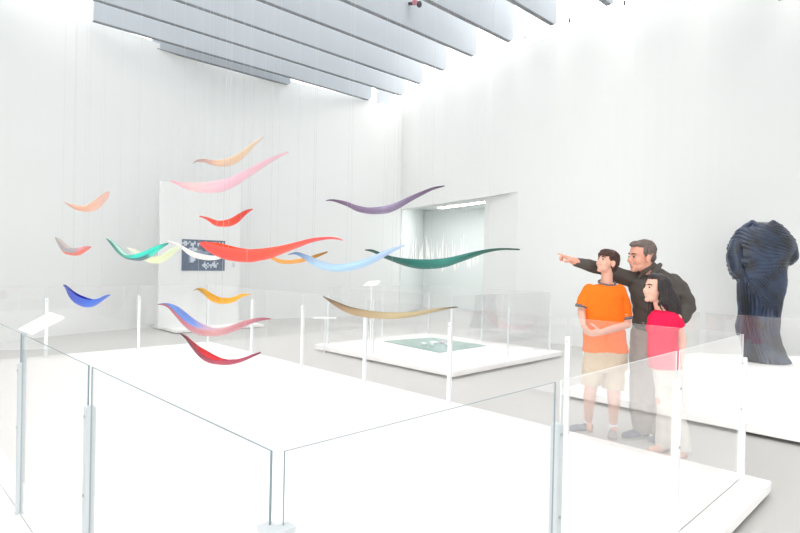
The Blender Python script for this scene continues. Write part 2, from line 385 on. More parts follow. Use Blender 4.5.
bm = bmesh.new(); tube(bm, (q[0], q[1]-.05, .1), (q[0], q[1]-.05, 1.09), .012); link('pole', bm, post_m, t)
q = Q[0]; cz = atd(325, 317.5, 8.6); q = (cz.x, cz.y)
lb = [cz-rt0*.17-fw0*.05, cz+rt0*.17-fw0*.05, cz+rt0*.17+fw0*.05+up0*.002, cz-rt0*.17+fw0*.05+up0*.002]
t, _ = label_board('white label seen edge-on, on the post left of the green sheet', lb, (q[0], q[1], 0), .014)
bm = bmesh.new(); tube(bm, (q[0], q[1], 0), (q[0], q[1], cz.z-.015), .01); link('pole', bm, post_m, t)

# ------------------------------------------------------------------ green sheet
gm = mat('sea_green_glass_sheet', (78, 146, 131), .25, .5, var=.08, vscale=4)
bm = bmesh.new(); cs = [atz(384, 341.5, .1), atz(439, 353, .1), atz(486, 346, .1), atz(432, 338, .1)]
A = [bm.verts.new(c) for c in cs]; B = [bm.verts.new(c+Vector((0, 0, .012))) for c in cs]; bm.faces.new(A[::-1]); bm.faces.new(B)
for i in range(4): bm.faces.new((A[i], A[(i+1) % 4], B[(i+1) % 4], B[i]))
tag(rebase(link('glass_sheet', bm, gm), (-6.1, 6.8, .1)), 'flat sea green glass sheet lying on the low white platform', 'glass sheet')
for k, (px, py, col, lab) in enumerate(((424, 343.5, (225, 240, 240), 'leftmost pale glass pebble on the green sheet'), (433.5, 342.5, (235, 246, 248), 'largest pale glass pebble in the middle of the green sheet'), (432, 345, (170, 210, 220), 'bluish glass pebble on the green sheet, nearest the front'), (443, 342, (205, 170, 190), 'pink glass pebble on the green sheet'), (447, 344.5, (225, 235, 238), 'rightmost pale glass pebble on the green sheet'))):
    p = atz(px, py, .13); bm = bmesh.new(); s = (.05, .075, .05, .06, .045)[k]
    ell(bm, p, Vector((s, 0, 0)), Vector((0, s*.8, 0)), Vector((0, 0, .025)))
    for v in bm.verts: v.co += (v.co-p)*noise.noise(v.co*30)*.3
    tag(rebase(link('glass_pebble', bm, mat('pebble%d' % k, col, .2, .5), smooth=True), (p.x, p.y, .112)), lab, 'glass piece', 'glass pieces on the green sheet')

# white reeds hanging over the sheet
reed_m = mat('white_reed_glass', (252, 252, 250), .3, .5)
rs = random.Random(11)
spec = [(401, 233, 258), (405, 241, 262), (408, 246, 262), (411, 250, 268), (414, 238, 260), (417, 234, 258), (420, 247, 264), (423, 243, 266), (426, 236, 262), (429, 244, 260), (431, 238, 268), (434, 246, 270),
        (437, 242, 258), (440, 248, 262), (444, 232, 264), (446, 243, 270), (449, 247, 262), (452, 240, 266), (455, 244, 271), (458, 250, 268), (461, 238, 262), (464, 234, 260), (467, 245, 268), (470, 255, 268), (474, 252, 266), (416, 252, 266), (442, 255, 272), (478, 256, 264)]
for k, (px, ya, yb) in enumerate(spec):
    dep = rs.uniform(8.3, 9.4); a = atd(px, ya, dep); b = atd(px+rs.uniform(-1, 1), yb, dep)
    side = rt0*rs.choice((-1, 1)); mid = (a+b)/2; L = (a-b).length
    tt = thing('hanging_glass_reed', 'slender white glass reed in the cluster hanging over the green sheet', 'glass reed', mid, 'white glass reeds over the green sheet')
    bm = bmesh.new(); r = rs.uniform(.008, .016); R = []
    for j in range(9):
        s = j/8; c = b.lerp(a, s)+side*.012*math.sin(s*PI)*(L/.4); rr = r*(math.sin(PI*(s*.86+.07))**.8)*(1.5-1.1*s)
        R.append([c+Vector((math.cos(q), math.sin(q), 0))*rr for q in [2*PI*m/8 for m in range(8)]])
    loft(bm, R); link('reed', bm, reed_m, tt, True)
    bm = bmesh.new(); tube(bm, a-Vector((0, 0, .02)), (a.x, a.y, 6.66), .0006, 4); link('suspension_wire', bm, wire_m, tt)

# ------------------------------------------------------------------ hanging vessels
def lift(c):
    c = lin(c)[:3]; k = min(1.3, .93/max(c)); return tuple(v*k+.012 for v in c)+(1,)
def ramp_mat(name, stops, keel=None, kext=1.0):
    m = bpy.data.materials.new(name); m.use_nodes = True; N = m.node_tree.nodes; L = m.node_tree.links; b = N['Principled BSDF']
    uv = N.new('ShaderNodeUVMap'); sp = N.new('ShaderNodeSeparateXYZ'); L.new(uv.outputs[0], sp.inputs[0])
    r = N.new('ShaderNodeValToRGB'); L.new(sp.outputs[0], r.inputs[0]); el = r.color_ramp.elements
    el[0].position = stops[0][0]; el[0].color = lift(stops[0][1]); el[1].position = stops[-1][0]; el[1].color = lift(stops[-1][1])
    for p, c in stops[1:-1]: el.new(p).color = lift(c)
    col = r.outputs[0]
    if keel:
        g = N.new('ShaderNodeMath'); g.operation = 'SUBTRACT'; L.new(sp.outputs[1], g.inputs[0]); g.inputs[1].default_value = .5
        a = N.new('ShaderNodeMath'); a.operation = 'ABSOLUTE'; L.new(g.outputs[0], a.inputs[0])
        k = N.new('ShaderNodeMapRange'); k.inputs[1].default_value = .30; k.inputs[2].default_value = .26; L.new(a.outputs[0], k.inputs[0])
        k2 = N.new('ShaderNodeMapRange'); k2.inputs[1].default_value = kext; k2.inputs[2].default_value = kext-.06; L.new(sp.outputs[0], k2.inputs[0])
        mu = N.new('ShaderNodeMath'); mu.operation = 'MULTIPLY'; L.new(k.outputs[0], mu.inputs[0]); L.new(k2.outputs[0], mu.inputs[1])
        mk = N.new('ShaderNodeMix'); mk.data_type = 'RGBA'; L.new(mu.outputs[0], mk.inputs[0]); L.new(col, mk.inputs[6]); mk.inputs[7].default_value = lift(keel); col = mk.outputs[2]
    mp = N.new('ShaderNodeMapping'); L.new(uv.outputs[0], mp.inputs[0]); mp.inputs['Scale'].default_value = (2, 26, 1); mp.inputs['Rotation'].default_value = (0, 0, .08)
    n = N.new('ShaderNodeTexNoise'); n.inputs['Scale'].default_value = 1.4; n.inputs['Detail'].default_value = 3; L.new(mp.outputs[0], n.inputs[0])
    q = N.new('ShaderNodeMapRange'); q.inputs[3].default_value = .84; q.inputs[4].default_value = 1.14; L.new(n.outputs[0], q.inputs[0])
    mx = N.new('ShaderNodeMix'); mx.data_type = 'RGBA'; mx.blend_type = 'MULTIPLY'; mx.inputs[0].default_value = 1; L.new(col, mx.inputs[6]); L.new(q.outputs[0], mx.inputs[7])
    L.new(mx.outputs[2], b.inputs['Base Color']); b.inputs['Roughness'].default_value = .38; b.inputs['Specular IOR Level'].default_value = .35
    t = N.new('ShaderNodeBsdfTranslucent'); L.new(mx.outputs[2], t.inputs[0]); ms = N.new('ShaderNodeMixShader'); ms.inputs[0].default_value = .3
    L.new(b.outputs[0], ms.inputs[1]); L.new(t.outputs[0], ms.inputs[2]); L.new(ms.outputs[0], N['Material Output'].inputs[0])
    return m
def vessel(label, st, d0, d1, wid, out, inn, keel=None, kext=1.0, wires=(.2, .5, .8)):
    """st: (x, far-rim y, near-rim y, keel y) stations along the boat-shaped vessel"""
    st = [(s[0], s[1], s[1], s[2]) if len(s) == 3 else s for s in st]
    P = smoothpts([Vector(s) for s in st], 4) if False else None
    rows = []
    for i in range(len(st)-1):
        a = st[max(i-1, 0)]; b = st[i]; c = st[i+1]; d = st[min(i+2, len(st)-1)]
        for j in range(5):
            t = j/5; rows.append([.5*(2*b[k]+(c[k]-a[k])*t+(2*a[k]-5*b[k]+4*c[k]-d[k])*t*t+(3*b[k]-a[k]-3*c[k]+d[k])*t**3) for k in range(4)])
    rows.append(list(st[-1])); x0, x1 = rows[0][0], rows[-1][0]
    bm = bmesh.new(); uvl = bm.loops.layers.uv.new('UVMap'); V = []; NT = 15; keelp = []
    for x, yt, ys, yb in rows:
        u = min(max((x-x0)/(x1-x0), 0), 1); d = d0+(d1-d0)*u; w = wid*max(math.sin(PI*u), 0)**.75+.004
        K = atd(x, yb, d); Pn = atd(x, min(ys, yb-.2), d-w); Pf = atd(x, min(yt, yb-.2) + (0.4 if yt == ys and yb-yt > 1.5 else 0), d+w); row = []
        for q in range(NT):
            t = -1+2*q/(NT-1); T = Pn if t < 0 else Pf; D = T-K; lat = fw0*D.dot(fw0); rest = D-lat; s = abs(t)*PI/2
            row.append((bm.verts.new(K+lat*math.sin(s)+rest*(1-math.cos(s))), u, (t+1)/2))
        V.append(row); keelp.append((u, (Pn+Pf)/2, K))
    for i in range(len(V)-1):
        for q in range(NT-1):
            A, B, Cc, D = V[i][q], V[i+1][q], V[i+1][q+1], V[i][q+1]
            f = bm.faces.new((A[0], B[0], Cc[0], D[0]))
            for lp, z in zip(f.loops, (A, B, Cc, D)): lp[uvl].uv = (z[1], z[2])
    mid = keelp[len(keelp)//2][2]
    t = thing('hanging_glass_vessel', label, 'glass vessel', mid, 'boat-shaped glass vessels hanging over the big platform')
    bm.normal_update(); bm.faces.ensure_lookup_table()
    fm = bm.faces[(len(V)//2)*(NT-1)+NT//2]
    if fm.normal.z > 0: bmesh.ops.reverse_faces(bm, faces=bm.faces)
    nm = label.split(' ')[0]
    o = link('hull', bm, [ramp_mat('hull_'+nm, out, keel, kext), ramp_mat('inner_'+nm, inn)], t, True, recalc=False)
    s = o.modifiers.new('shell', 'SOLIDIFY'); s.thickness = .006; s.offset = -1; s.material_offset = 1; s.material_offset_rim = 0
    for wu in wires:
        k = min(keelp, key=lambda e: abs(e[0]-wu)); p = k[1]
        bm = bmesh.new(); tube(bm, p.lerp(k[2], .3), (p.x, p.y, 6.66), .0008, 4); link('suspension_wire', bm, wire_m, t)
    return t
S = lambda *a: a
vessel('peach glass boat, small, highest of the three at the far left', [(64.3, 201.9, 202.4), (70, 203.6, 204.2, 206.6), (77, 205, 206.8, 210.2), (85, 205.8, 207, 211.6), (90, 203.3, 204, 211.6), (97, 198.5, 198.8, 209.4), (104, 193.3, 203), (108, 191.3, 198), (109.6, 192, 193.5)], 6.3, 6.1, .09,
       [(0, (200, 175, 165)), (.35, (240, 190, 160)), (.7, (250, 215, 195)), (1, (248, 215, 205))], [(0, (225, 205, 195)), (.5, (235, 200, 175)), (1, (205, 185, 175))])
vessel('grey and coral glass boat hanging lowest but one at the far left', [(54.8, 237, 237.6), (60, 238.6, 242.5, 246.6), (65, 243.4, 247.6, 253.3), (70, 247.3, 248, 255.1), (75, 248, 248, 255.7), (80, 247.4, 254.8), (86, 246.1, 251.2), (91.3, 246.6, 247.4)], 6.1, 5.8, .1,
       [(0, (165, 165, 165)), (.3, (165, 168, 172)), (.55, (170, 168, 172)), (.72, (215, 150, 155)), (1, (205, 135, 130))], [(0, (195, 195, 190)), (.4, (215, 205, 200)), (1, (230, 190, 180))], keel=(235, 135, 120))
vessel('deep-blue glass boat hanging lowest at the far left', [(63.2, 284.8, 285.6), (66, 285, 286, 288.6), (70, 288.1, 290.4, 296.8), (75, 291.9, 294.6, 302.4), (80, 294.7, 297.4, 305.4), (85, 296.8, 299.2, 307.1), (90, 298.4, 299.8, 307.3), (94, 299.2, 299.3, 306.1), (100, 297.9, 302.4), (105.3, 295.3, 298.6), (110.3, 294.7, 295.3)], 5.8, 5.4, .11,
       [(0, (70, 85, 150)), (.2, (75, 90, 195)), (.6, (80, 125, 220)), (1, (90, 115, 200))], [(0, (35, 40, 110)), (.4, (30, 35, 170)), (1, (50, 70, 170))])
vessel('turquoise glass boat with dark slate underside, over the pale wall at left', [(106.2, 238.4, 238.8), (110, 238.8, 240.7, 242.9), (115, 242.4, 246, 249.1), (120, 246.9, 252, 254.2), (125, 251.9, 255, 257.6), (130, 254.5, 255, 259.8), (135, 254.2, 260.6), (140, 252.5, 260.9), (145, 250.8, 259.5), (150, 248.6, 257), (155, 246.3, 253.6), (160, 244.4, 249.6), (165, 243.3, 246.1), (168.4, 243.2, 244.2)], 5.6, 5.2, .12,
       [(0, (75, 120, 110)), (.3, (95, 170, 150)), (.5, (70, 205, 190)), (.85, (65, 210, 190)), (1, (50, 130, 125))], [(0, (180, 210, 202)), (.2, (218, 246, 240)), (1, (190, 240, 230))], keel=(70, 112, 118), kext=.74)
vessel('pale-yellow glass boat partly behind the turquoise one', [(127, 247.5, 248.5), (135, 249, 250, 254.5), (142, 252.5, 254, 259), (150, 256, 257, 262.8), (155, 256.7, 263.5), (160, 255.5, 263.2), (165, 252.5, 260.9), (170, 249.2, 257.6), (175, 247, 253.5), (182, 245.3, 247.3)], 6.2, 6.0, .12,
       [(0, (235, 238, 225)), (.5, (236, 242, 205)), (.85, (232, 244, 214)), (1, (240, 245, 235))], [(0, (245, 240, 232)), (1, (245, 240, 235))])
vessel('milky-white glass boat hanging before the dark photograph', [(168, 240.5, 241.5), (177, 243, 245.4), (182, 245.5, 248.8), (189, 249.5, 254.8), (196, 252.5, 258.1), (206, 255, 260.1), (216, 255.7, 259.9), (223, 254, 257.4), (231, 250, 251.5)], 6.7, 6.5, .12,
       [(0, (245, 245, 242)), (1, (252, 252, 250))], [(0, (245, 245, 240)), (1, (250, 250, 250))])
vessel('coral-orange glass boat, small, just above the dark photograph', [(199, 215.9, 216.5), (207, 217, 220), (214, 219.6, 225.1), (220, 220.7, 226.7), (230.2, 218.5, 226.3), (238.2, 214, 222.2), (246.2, 210, 214.4), (252.8, 208.8, 209.6)], 6.1, 6.1, .09,
       [(0, (215, 85, 75)), (.5, (250, 105, 80)), (1, (205, 65, 60))], [(0, (240, 90, 60)), (1, (240, 90, 60))])
vessel('big orange-red glass boat, largest of all, in the middle of the group', [(199.6, 242.8, 244.2), (202, 241.8, 242.4, 246.6), (210, 242.2, 243.2, 252.6), (218, 242.8, 245.4, 256.8), (226, 244.6, 247.4, 259.8), (238.2, 247.6, 248.9, 261.8), (250.2, 249.2, 262.4), (260.3, 248.6, 260.8), (270.3, 247.4, 258.6), (280.4, 245.8, 254.6), (290.4, 243.6, 250.6), (300.4, 241.2, 246.6), (310.5, 238.8, 242.8), (320.5, 237.6, 240.4), (330.6, 237.2, 239.2), (338.6, 238.2, 239.8), (343, 240, 240.7)], 4.4, 4.2, .13,
       [(0, (248, 98, 92)), (.25, (250, 104, 88)), (.6, (250, 108, 84)), (.85, (245, 102, 96)), (1, (235, 110, 112))], [(0, (250, 80, 20)), (1, (250, 80, 20))])
vessel('peach-and-mauve glass boat, topmost of the whole group', [(193.1, 163.2, 163.8), (197, 159.8, 161.8), (204.4, 158.8, 162.4), (210, 159.8, 164.6), (219.4, 159.9, 166.3), (228.8, 157.5, 165.9), (238, 153.4, 161.6), (245.6, 148, 155.6), (253, 142.5, 147.6), (263.4, 136.5, 137.4)], 6.3, 6.3, .1,
       [(0, (170, 140, 138)), (.25, (205, 175, 165)), (.35, (250, 224, 196)), (.8, (252, 234, 206)), (1, (248, 236, 226))], [(0, (200, 170, 160)), (1, (245, 225, 200))])
vessel('pale-pink glass boat, long, second from the top', [(169.7, 179.8, 180.4), (178, 181.6, 185.4), (187.5, 182.6, 189.8), (198.8, 182.4, 192.2), (210, 181.5, 193.1), (221, 179.6, 191.8), (232.5, 176.3, 187.1), (243.8, 170.6, 180), (255, 165, 172.8), (266, 159.8, 165.2), (277.5, 154.8, 158.4), (288.4, 151.5, 152.8)], 5.4, 5.4, .13,
       [(0, (220, 170, 180)), (.2, (252, 226, 226)), (.5, (253, 220, 234)), (1, (253, 224, 230))], [(0, (240, 200, 205)), (1, (252, 215, 225))])
vessel('golden-yellow glass boat under the dark photograph', [(193.8, 290.6, 291), (198, 288.2, 290), (204, 288.4, 290.6, 294.4), (210, 292.2, 295.6, 300), (216, 295.6, 297.8, 302.8), (222, 297.8, 304), (230, 297.8, 303.4), (236, 296, 301), (242, 293.8, 297.2), (250.6, 294, 294.8)], 5.9, 5.6, .11,
       [(0, (150, 115, 60)), (.2, (200, 155, 50)), (.5, (222, 165, 30)), (1, (235, 190, 70))], [(0, (215, 165, 40)), (.4, (245, 195, 55)), (1, (240, 190, 60))])
vessel('mauve-rose glass boat with blue inside, large, low at the left', [(157.7, 304.4, 304.9), (164, 303.2, 304.1, 305.5), (170, 303.5, 307.2, 308.8), (177.5, 306.2, 314.4, 316.9), (185, 311.5, 321.5, 325.3), (192.5, 317.5, 326, 331.3), (200, 322.3, 328.6, 334.7), (207.5, 326, 329.5, 335.9), (215, 328, 329.3, 336.2), (222.5, 327.8, 335.3), (230, 325.7, 333.2), (239, 322.3, 329.6), (248, 319.7, 325.3), (257, 318.1, 321.8), (264.5, 317.8, 320.2), (271.3, 318.7, 319.2)], 5.0, 4.4, .14,
       [(0, (165, 85, 98)), (.25, (192, 120, 130)), (.5, (212, 178, 178)), (.8, (192, 138, 148)), (1, (160, 90, 105))], [(0, (110, 95, 130)), (.12, (105, 150, 215)), (.3, (125, 160, 220)), (.42, (205, 186, 200)), (1, (210, 185, 190))])
vessel('crimson glass boat with bright red inside, lowest of the group', [(180.3, 333.4, 334), (186.5, 335.8, 337.3, 339.5), (192.5, 341, 344.6, 347.8), (200, 346.6, 353, 356), (207.5, 350.8, 357.6, 361.3), (215, 355, 359.9, 363.5), (222.5, 358.3, 360.2, 364.4), (230, 359.5, 364.6), (237.5, 359, 363.2), (245, 357, 360.7), (252.5, 354.3, 357.2), (260.8, 352, 353.3)], 4.6, 4.1, .12,
       [(0, (75, 50, 55)), (.15, (130, 70, 80)), (.5, (175, 75, 95)), (.8, (165, 75, 100)), (1, (110, 50, 65))], [(0, (150, 50, 60)), (.3, (240, 70, 75)), (1, (215, 40, 60))])
vessel('amber glass boat with a brown right tip, behind the big orange-red one', [(264, 253.5, 254.5), (272, 256.5, 259.5), (280, 259.3, 263.2), (290, 260.1, 264), (300, 258.7, 262.8), (308, 257.3, 260.9), (316, 254.5, 258), (327.5, 251.2, 252.6)], 6.1, 6.0, .1,
       [(0, (250, 185, 90)), (.5, (250, 190, 95)), (.72, (240, 180, 90)), (.8, (175, 135, 60)), (1, (160, 110, 50))], [(0, (250, 190, 90)), (1, (180, 130, 60))])
vessel('dark-green glass boat with a long flat tip, over the green sheet', [(365, 249.6, 250.4), (372.5, 249.6, 252.4), (383, 253.8, 257.7), (393.5, 256.7, 261.9), (406.6, 258.7, 266.6), (419.7, 259.3, 268.9), (432.9, 259.3, 268.9), (446, 258, 267.1), (459, 255.3, 262.7), (472, 252.2, 258), (485.4, 249.7, 253.2), (498.5, 248.4, 250.5), (509, 248.2, 250.1), (519.8, 249, 250.2)], 4.95, 4.6, .14,
       [(0, (55, 80, 75)), (.3, (40, 115, 105)), (.5, (62, 138, 128)), (.75, (45, 105, 95)), (1, (70, 90, 85))], [(0, (40, 90, 85)), (1, (40, 90, 85))])
vessel('light-blue glass boat in front of the dark green one', [(288, 254.4, 254.9), (296, 252.1, 254.7), (304.2, 254.1, 259.5), (312, 257.1, 264.8), (320, 260.7, 268.6), (330.3, 263.6, 271.2), (340.3, 264.2, 271.6), (350.4, 262.8, 270.8), (360.4, 260.5, 268.2), (370.4, 257.1, 264.6), (380.5, 252.7, 259.3), (390.5, 248.7, 253.4), (400.6, 245.7, 247.9), (405.3, 244.9, 245.6)], 4.5, 4.4, .13,
       [(0, (95, 125, 165)), (.1, (112, 150, 188)), (.25, (180, 212, 228)), (.6, (182, 214, 230)), (.8, (184, 206, 228)), (1, (190, 208, 230))], [(0, (120, 160, 205)), (1, (180, 210, 235))])
vessel('dusty-purple glass boat hanging alone above the light blue one', [(325.8, 200.4, 201), (333, 199.2, 201.4), (346, 201.5, 206), (356.7, 205.3, 211.3), (367, 207.4, 213.6), (377.7, 207, 214.1), (388, 205.3, 213.1), (398.7, 201.5, 208.7), (409, 196.7, 202.4), (419.7, 192.2, 196.6), (433, 187.3, 190), (444.7, 185.6, 186.4)], 5.0, 4.9, .13,
       [(0, (95, 75, 100)), (.3, (140, 120, 150)), (.5, (165, 152, 180)), (.8, (135, 115, 145)), (1, (75, 62, 80))], [(0, (130, 110, 140)), (1, (130, 110, 140))])
vessel('tan-beige glass boat, long and shallow, low in the middle', [(323, 296.2, 296.8), (333, 300.2, 301.5, 304.4), (343.6, 304.5, 306, 311.2), (354, 307.8, 308.8, 315.2), (367.2, 310.4, 317.8), (380.4, 312, 318.9), (393.5, 312.5, 318.9), (406.6, 312.3, 317.8), (419.7, 311, 315.5), (432.9, 308.9, 312.4), (446, 307.3, 309.3), (457.8, 306.8, 307.5)], 4.75, 4.7, .12,
       [(0, (110, 92, 78)), (.15, (165, 140, 110)), (.5, (192, 178, 140)), (.85, (180, 165, 130)), (1, (95, 90, 78))], [(0, (120, 100, 80)), (.5, (150, 130, 100)), (1, (120, 110, 90))])

# ------------------------------------------------------------------ partition with photograph
bm = bmesh.new()
t = thing('display_partition', 'white freestanding partition on a low base, far left, with a dark photograph on it', 'partition', (-10.9, 5.2, 0))
XP = -10.72
pl = atX(159.5, 250, XP); pr_ = atX(240, 250, XP); ht = atX(160, 181, XP).z
box(bm, XP-.06, XP, pl.y, pr_.y, .07, ht, 0, .004); link('panel', bm, wall_m, t)
bm = bmesh.new(); box(bm, -11.4, -10.28, 4.36, 6.2, .02, .07, 0, .004); link('base', bm, plat_m, t)
bm = bmesh.new(); box(bm, -11.3, -10.36, 4.44, 6.12, 0, .02); link('plinth', bm, gap_m, t)
art = ["..........................",
       ".##.#..#.....##...##..#.#.",
       "####.###.##.####.###.#####",
       ".##..##..#..##.#.##..###..",
       "......#.............#.....",
       "....#####.......+++.......",
       "...+++###+++...++++++.....",
       "......+++++++++++++.......",
       ".........+++++++..........",
       "..........................",
       "....+##.+.................",
       "....+###.+..+.............",
       "....+###..................",
       "....+##......+.....#......",
       ".............#.#..##.#....",
       "............###.#####.....",
       "............+#+#.#.##.....",
       "..............#..+........",
       ".........................."]
P3 = [mat('photo_dark', (112, 124, 142), .5, .3, var=.25, vscale=14), mat('photo_mid', (150, 163, 178), .5, .3), mat('photo_light', (208, 216, 224), .5, .3)]
a = atX(182, 239, XP+.012); b = atX(224.6, 270.9, XP+.012); yl, yr, zt, zb = a.y, b.y, atX(182, 239, XP+.012).z, atX(182, 270.6, XP+.012).z
bm = bmesh.new(); nr, nc = len(art), len(art[0]); box(bm, XP+.001, XP+.011, yl, yr, zb, zt)
g = [[bm.verts.new((XP+.012, yl+(yr-yl)*c/nc, zt+(zb-zt)*r/nr)) for c in range(nc+1)] for r in range(nr+1)]
for r in range(nr):
    for c in range(nc):
        f = bm.faces.new((g[r+1][c], g[r+1][c+1], g[r][c+1], g[r][c])); f.material_index = {'.': 0, '+': 1, '#': 2}[art[r][c]]
tag(rebase(link('photograph', bm, P3, recalc=False), (XP, (yl+yr)/2, zb)), 'dark blue-grey photograph of pale glassware mounted on the white partition', 'photograph')
p = atX(233.5, 265, XP+.002); bm = bmesh.new(); box(bm, XP, XP+.006, p.y-.03, p.y+.03, p.z-.05, p.z+.05)
tag(rebase(link('wall_label', bm, mat('label_grey', (215, 218, 220))), p), 'tiny pale label right of the dark photograph on the partition', 'label')

# ------------------------------------------------------------------ people
skin = mat('fair_skin', (226, 176, 155), .55, .3, var=.03, vscale=20)
skin2 = mat('warm_skin', (226, 166, 144), .55, .3, var=.05, vscale=20)
skin3 = mat('light_skin', (231, 184, 163), .55, .3, var=.02, vscale=20)
eye_w = mat('eye_white', (205, 192, 186), .3); iris = mat('dark_iris', (45, 32, 28), .3); lip = mat('lips', (172, 84, 80), .5); brow_m = mat('dark_brow', (70, 50, 42), .8)
brow_g = mat('grey_brow', (105, 92, 86), .8); teeth = mat('teeth', (240, 236, 230), .4)
class Head:
    def __init__(s, c, f, k, u=(0, 0, 1)):
        s.c = Vector(c); s.f = Vector(f).normalized(); s.l = Vector(u).cross(s.f).normalized(); s.u = s.f.cross(s.l); s.k = k
    def p(s, x, y, z): return s.c+(s.f*x+s.l*y+s.u*z)*s.k
    def e(s, bm, x, y, z, a, b, c, seg=20): ell(bm, s.p(x, y, z), s.f*a*s.k, s.l*b*s.k, s.u*c*s.k, seg)
    def build(s, bm, neck, nr=.05, jaw=1.0, nose=1.0):
        s.e(bm, -.012, 0, .035, .098, .075, .085, 28); s.e(bm, .028, 0, -.022, .064, .059, .08, 24); s.e(bm, .028, 0, -.072, .052*jaw, .047*jaw, .036, 20)
        s.e(bm, .068, 0, -.096, .02*jaw, .022*jaw, .017); s.e(bm, .072, 0, .03, .018, .048, .014)
        cap(bm, s.p(.084, 0, .014), .009*s.k, s.p(.106, 0, -.022), .0125*s.k*nose); cap(bm, s.p(.106, 0, -.022), .012*s.k*nose, s.p(.085, 0, -.03), .016*s.k)
        s.e(bm, .086, 0, -.049, .011, .022, .0075); s.e(bm, .083, 0, -.062, .011, .02, .0075)
        for q in (-1, 1):
            s.e(bm, .056, .035*q, -.028, .03, .024, .028); s.e(bm, -.006, .077*q, -.012, .021, .010, .033); s.e(bm, -.012, .083*q, -.006, .014, .008, .024)
        cap(bm, s.p(-.022, 0, -.05), nr*s.k, neck, nr*1.12*s.k)
def Head_face(s, par, bmt, smile=0):
    for q in (-1, 1):
        bm = bmesh.new(); s.e(bm, .0755, .030*q, .006, .011, .0145, .0075, 14); e = link('eye', bm, eye_w, par, True)
        bm = bmesh.new(); s.e(bm, .0842, .029*q, .006, .0042, .0095, .0075, 12); link('iris', bm, iris, e, True)
        bm = bmesh.new(); chain(bm, [s.p(.089, .012*q, .027), s.p(.087, .03*q, .031), s.p(.075, .048*q, .027)], [.0045*s.k, .0056*s.k, .003*s.k]); link('eyebrow', bm, bmt, par, True)
    bm = bmesh.new(); chain(bm, [s.p(.082, -.024, -.052+smile), s.p(.096, 0, -.056), s.p(.082, .024, -.052+smile)], [.0025*s.k, .0045*s.k, .0025*s.k]); link('lips', bm, lip, par, True)
    if smile:
        bm = bmesh.new(); chain(bm, [s.p(.088, -.015, -.0545), s.p(.098, 0, -.057), s.p(.088, .015, -.0545)], [.002*s.k, .0028*s.k, .002*s.k]); link('teeth', bm, teeth, par, True)
def hand(bm, w, D, Nn, k=1.0, thumb=1, curls=(25, 25, 25, 28), tc=15, r=.0085):
    """w wrist, D finger direction, Nn palm side; thumb=+1/-1 picks the side"""
    w = Vector(w); D = Vector(D).normalized(); Nn = (Vector(Nn)-D*Vector(Nn).dot(D)).normalized(); Sd = D.cross(Nn)*thumb
    P = lambda a, b, c: w+(D*a+Sd*b+Nn*c)*k
    ell(bm, P(.048, 0, 0), D*.052*k, Sd*.038*k, Nn*.016*k); cap(bm, P(-.01, 0, 0), .022*k, P(.03, 0, 0), .022*k)
    ell(bm, P(.03, .022, .008), D*.032*k, Sd*.017*k, Nn*.015*k)
    for i, (off, L) in enumerate(((.028, .072), (.0095, .08), (-.0095, .074), (-.028, .058))):
        p = P(.082-abs(off-.005)*.25, off, 0); a = math.radians(curls[i])*.6; cap(bm, P(.05, off*.9, 0), r*1.15*k, p, r*1.1*k); d = D; ang = 0
        for j, fr in enumerate((.45, .3, .25)):
            ang += a if j == 0 else math.radians(curls[i]); q = p+(D*math.cos(ang)+Nn*math.sin(ang))*L*fr*k
            cap(bm, p, r*(1-.1*j)*k, q, r*(.92-.1*j)*k); p = q
    p = P(.02, .028, .006); d = (D*.62+Sd*.72+Nn*.25).normalized()
    for j, L in enumerate((.034, .03, .024)):
        q = p+(d*math.cos(j*math.radians(tc))+(D*.8+Nn*.4).normalized()*math.sin(j*math.radians(tc))).normalized()*L*k; cap(bm, p, r*1.25*k, q, r*1.1*k); p = q
def shoe(par, heel, toe, k, m, sole_m, name='shoe', lace=None, hgt=.075):
    heel = Vector(heel); toe = Vector(toe); heel.z = toe.z = 0; d = (toe-heel).normalized(); s = Vector((-d.y, d.x, 0)); L = .25*k
    heel = toe-d*L
    bm = bmesh.new()
    ell(bm, heel+d*.05*k+Vector((0, 0, .045*k)), d*.055*k, s*.038*k, up0*.048*k); ell(bm, heel+d*.13*k+Vector((0, 0, .036*k)), d*.085*k, s*.04*k, up0*.036*k)
    ell(bm, heel+d*.195*k+Vector((0, 0, .03*k)), d*.055*k, s*.046*k, up0*.028*k); cap(bm, heel+d*.06*k+up0*.05*k, .036*k, heel+d*.065*k+up0*hgt*k, .036*k, False, True)
    o = rm(name, bm, .006, m, par, 2)
    R = []
    for z in (0, .018*k):
        r = []
        for i in range(28):
            t = 2*PI*i/28; u = .5-.5*math.cos(t); wd = (.034+.014*u)*(abs(math.sin(t))**.7)*k*(1 if math.sin(t) > 0 else -1)
            r.append(heel+d*(L*u)+s*wd+Vector((0, 0, z)))
        R.append(r)
    bm = bmesh.new(); loft(bm, R); link('sole', bm, sole_m, o)
    if lace:
        for j in range(3):
            bm = bmesh.new(); c = heel+d*(.10+.028*j)*k+up0*(.078-.008*j)*k; tube(bm, c-s*.022*k, c+s*.022*k, .004); link('lace', bm, lace, o)
    return heel
def wr(amp, sc_): return lambda c: amp*noise.noise(Vector((c.x*sc_, c.y*sc_, c.z*sc_*1.6)))+amp*.5*noise.noise(Vector((c.x*sc_*2.3+5, c.y*sc_*2.3, c.z*sc_*3)))
def row(y, xl, xr, d, b, ang=0, y2=None):
    """torso ring from its silhouette at a height"""
    c = atd((xl+xr)/2, y, d); hw = (xr-xl)/2/F*d; a = math.radians(ang)
    return (c, (rt0*math.cos(a)+fw0*math.sin(a))*hw, (fw0*math.cos(a)-rt0*math.sin(a))*b)

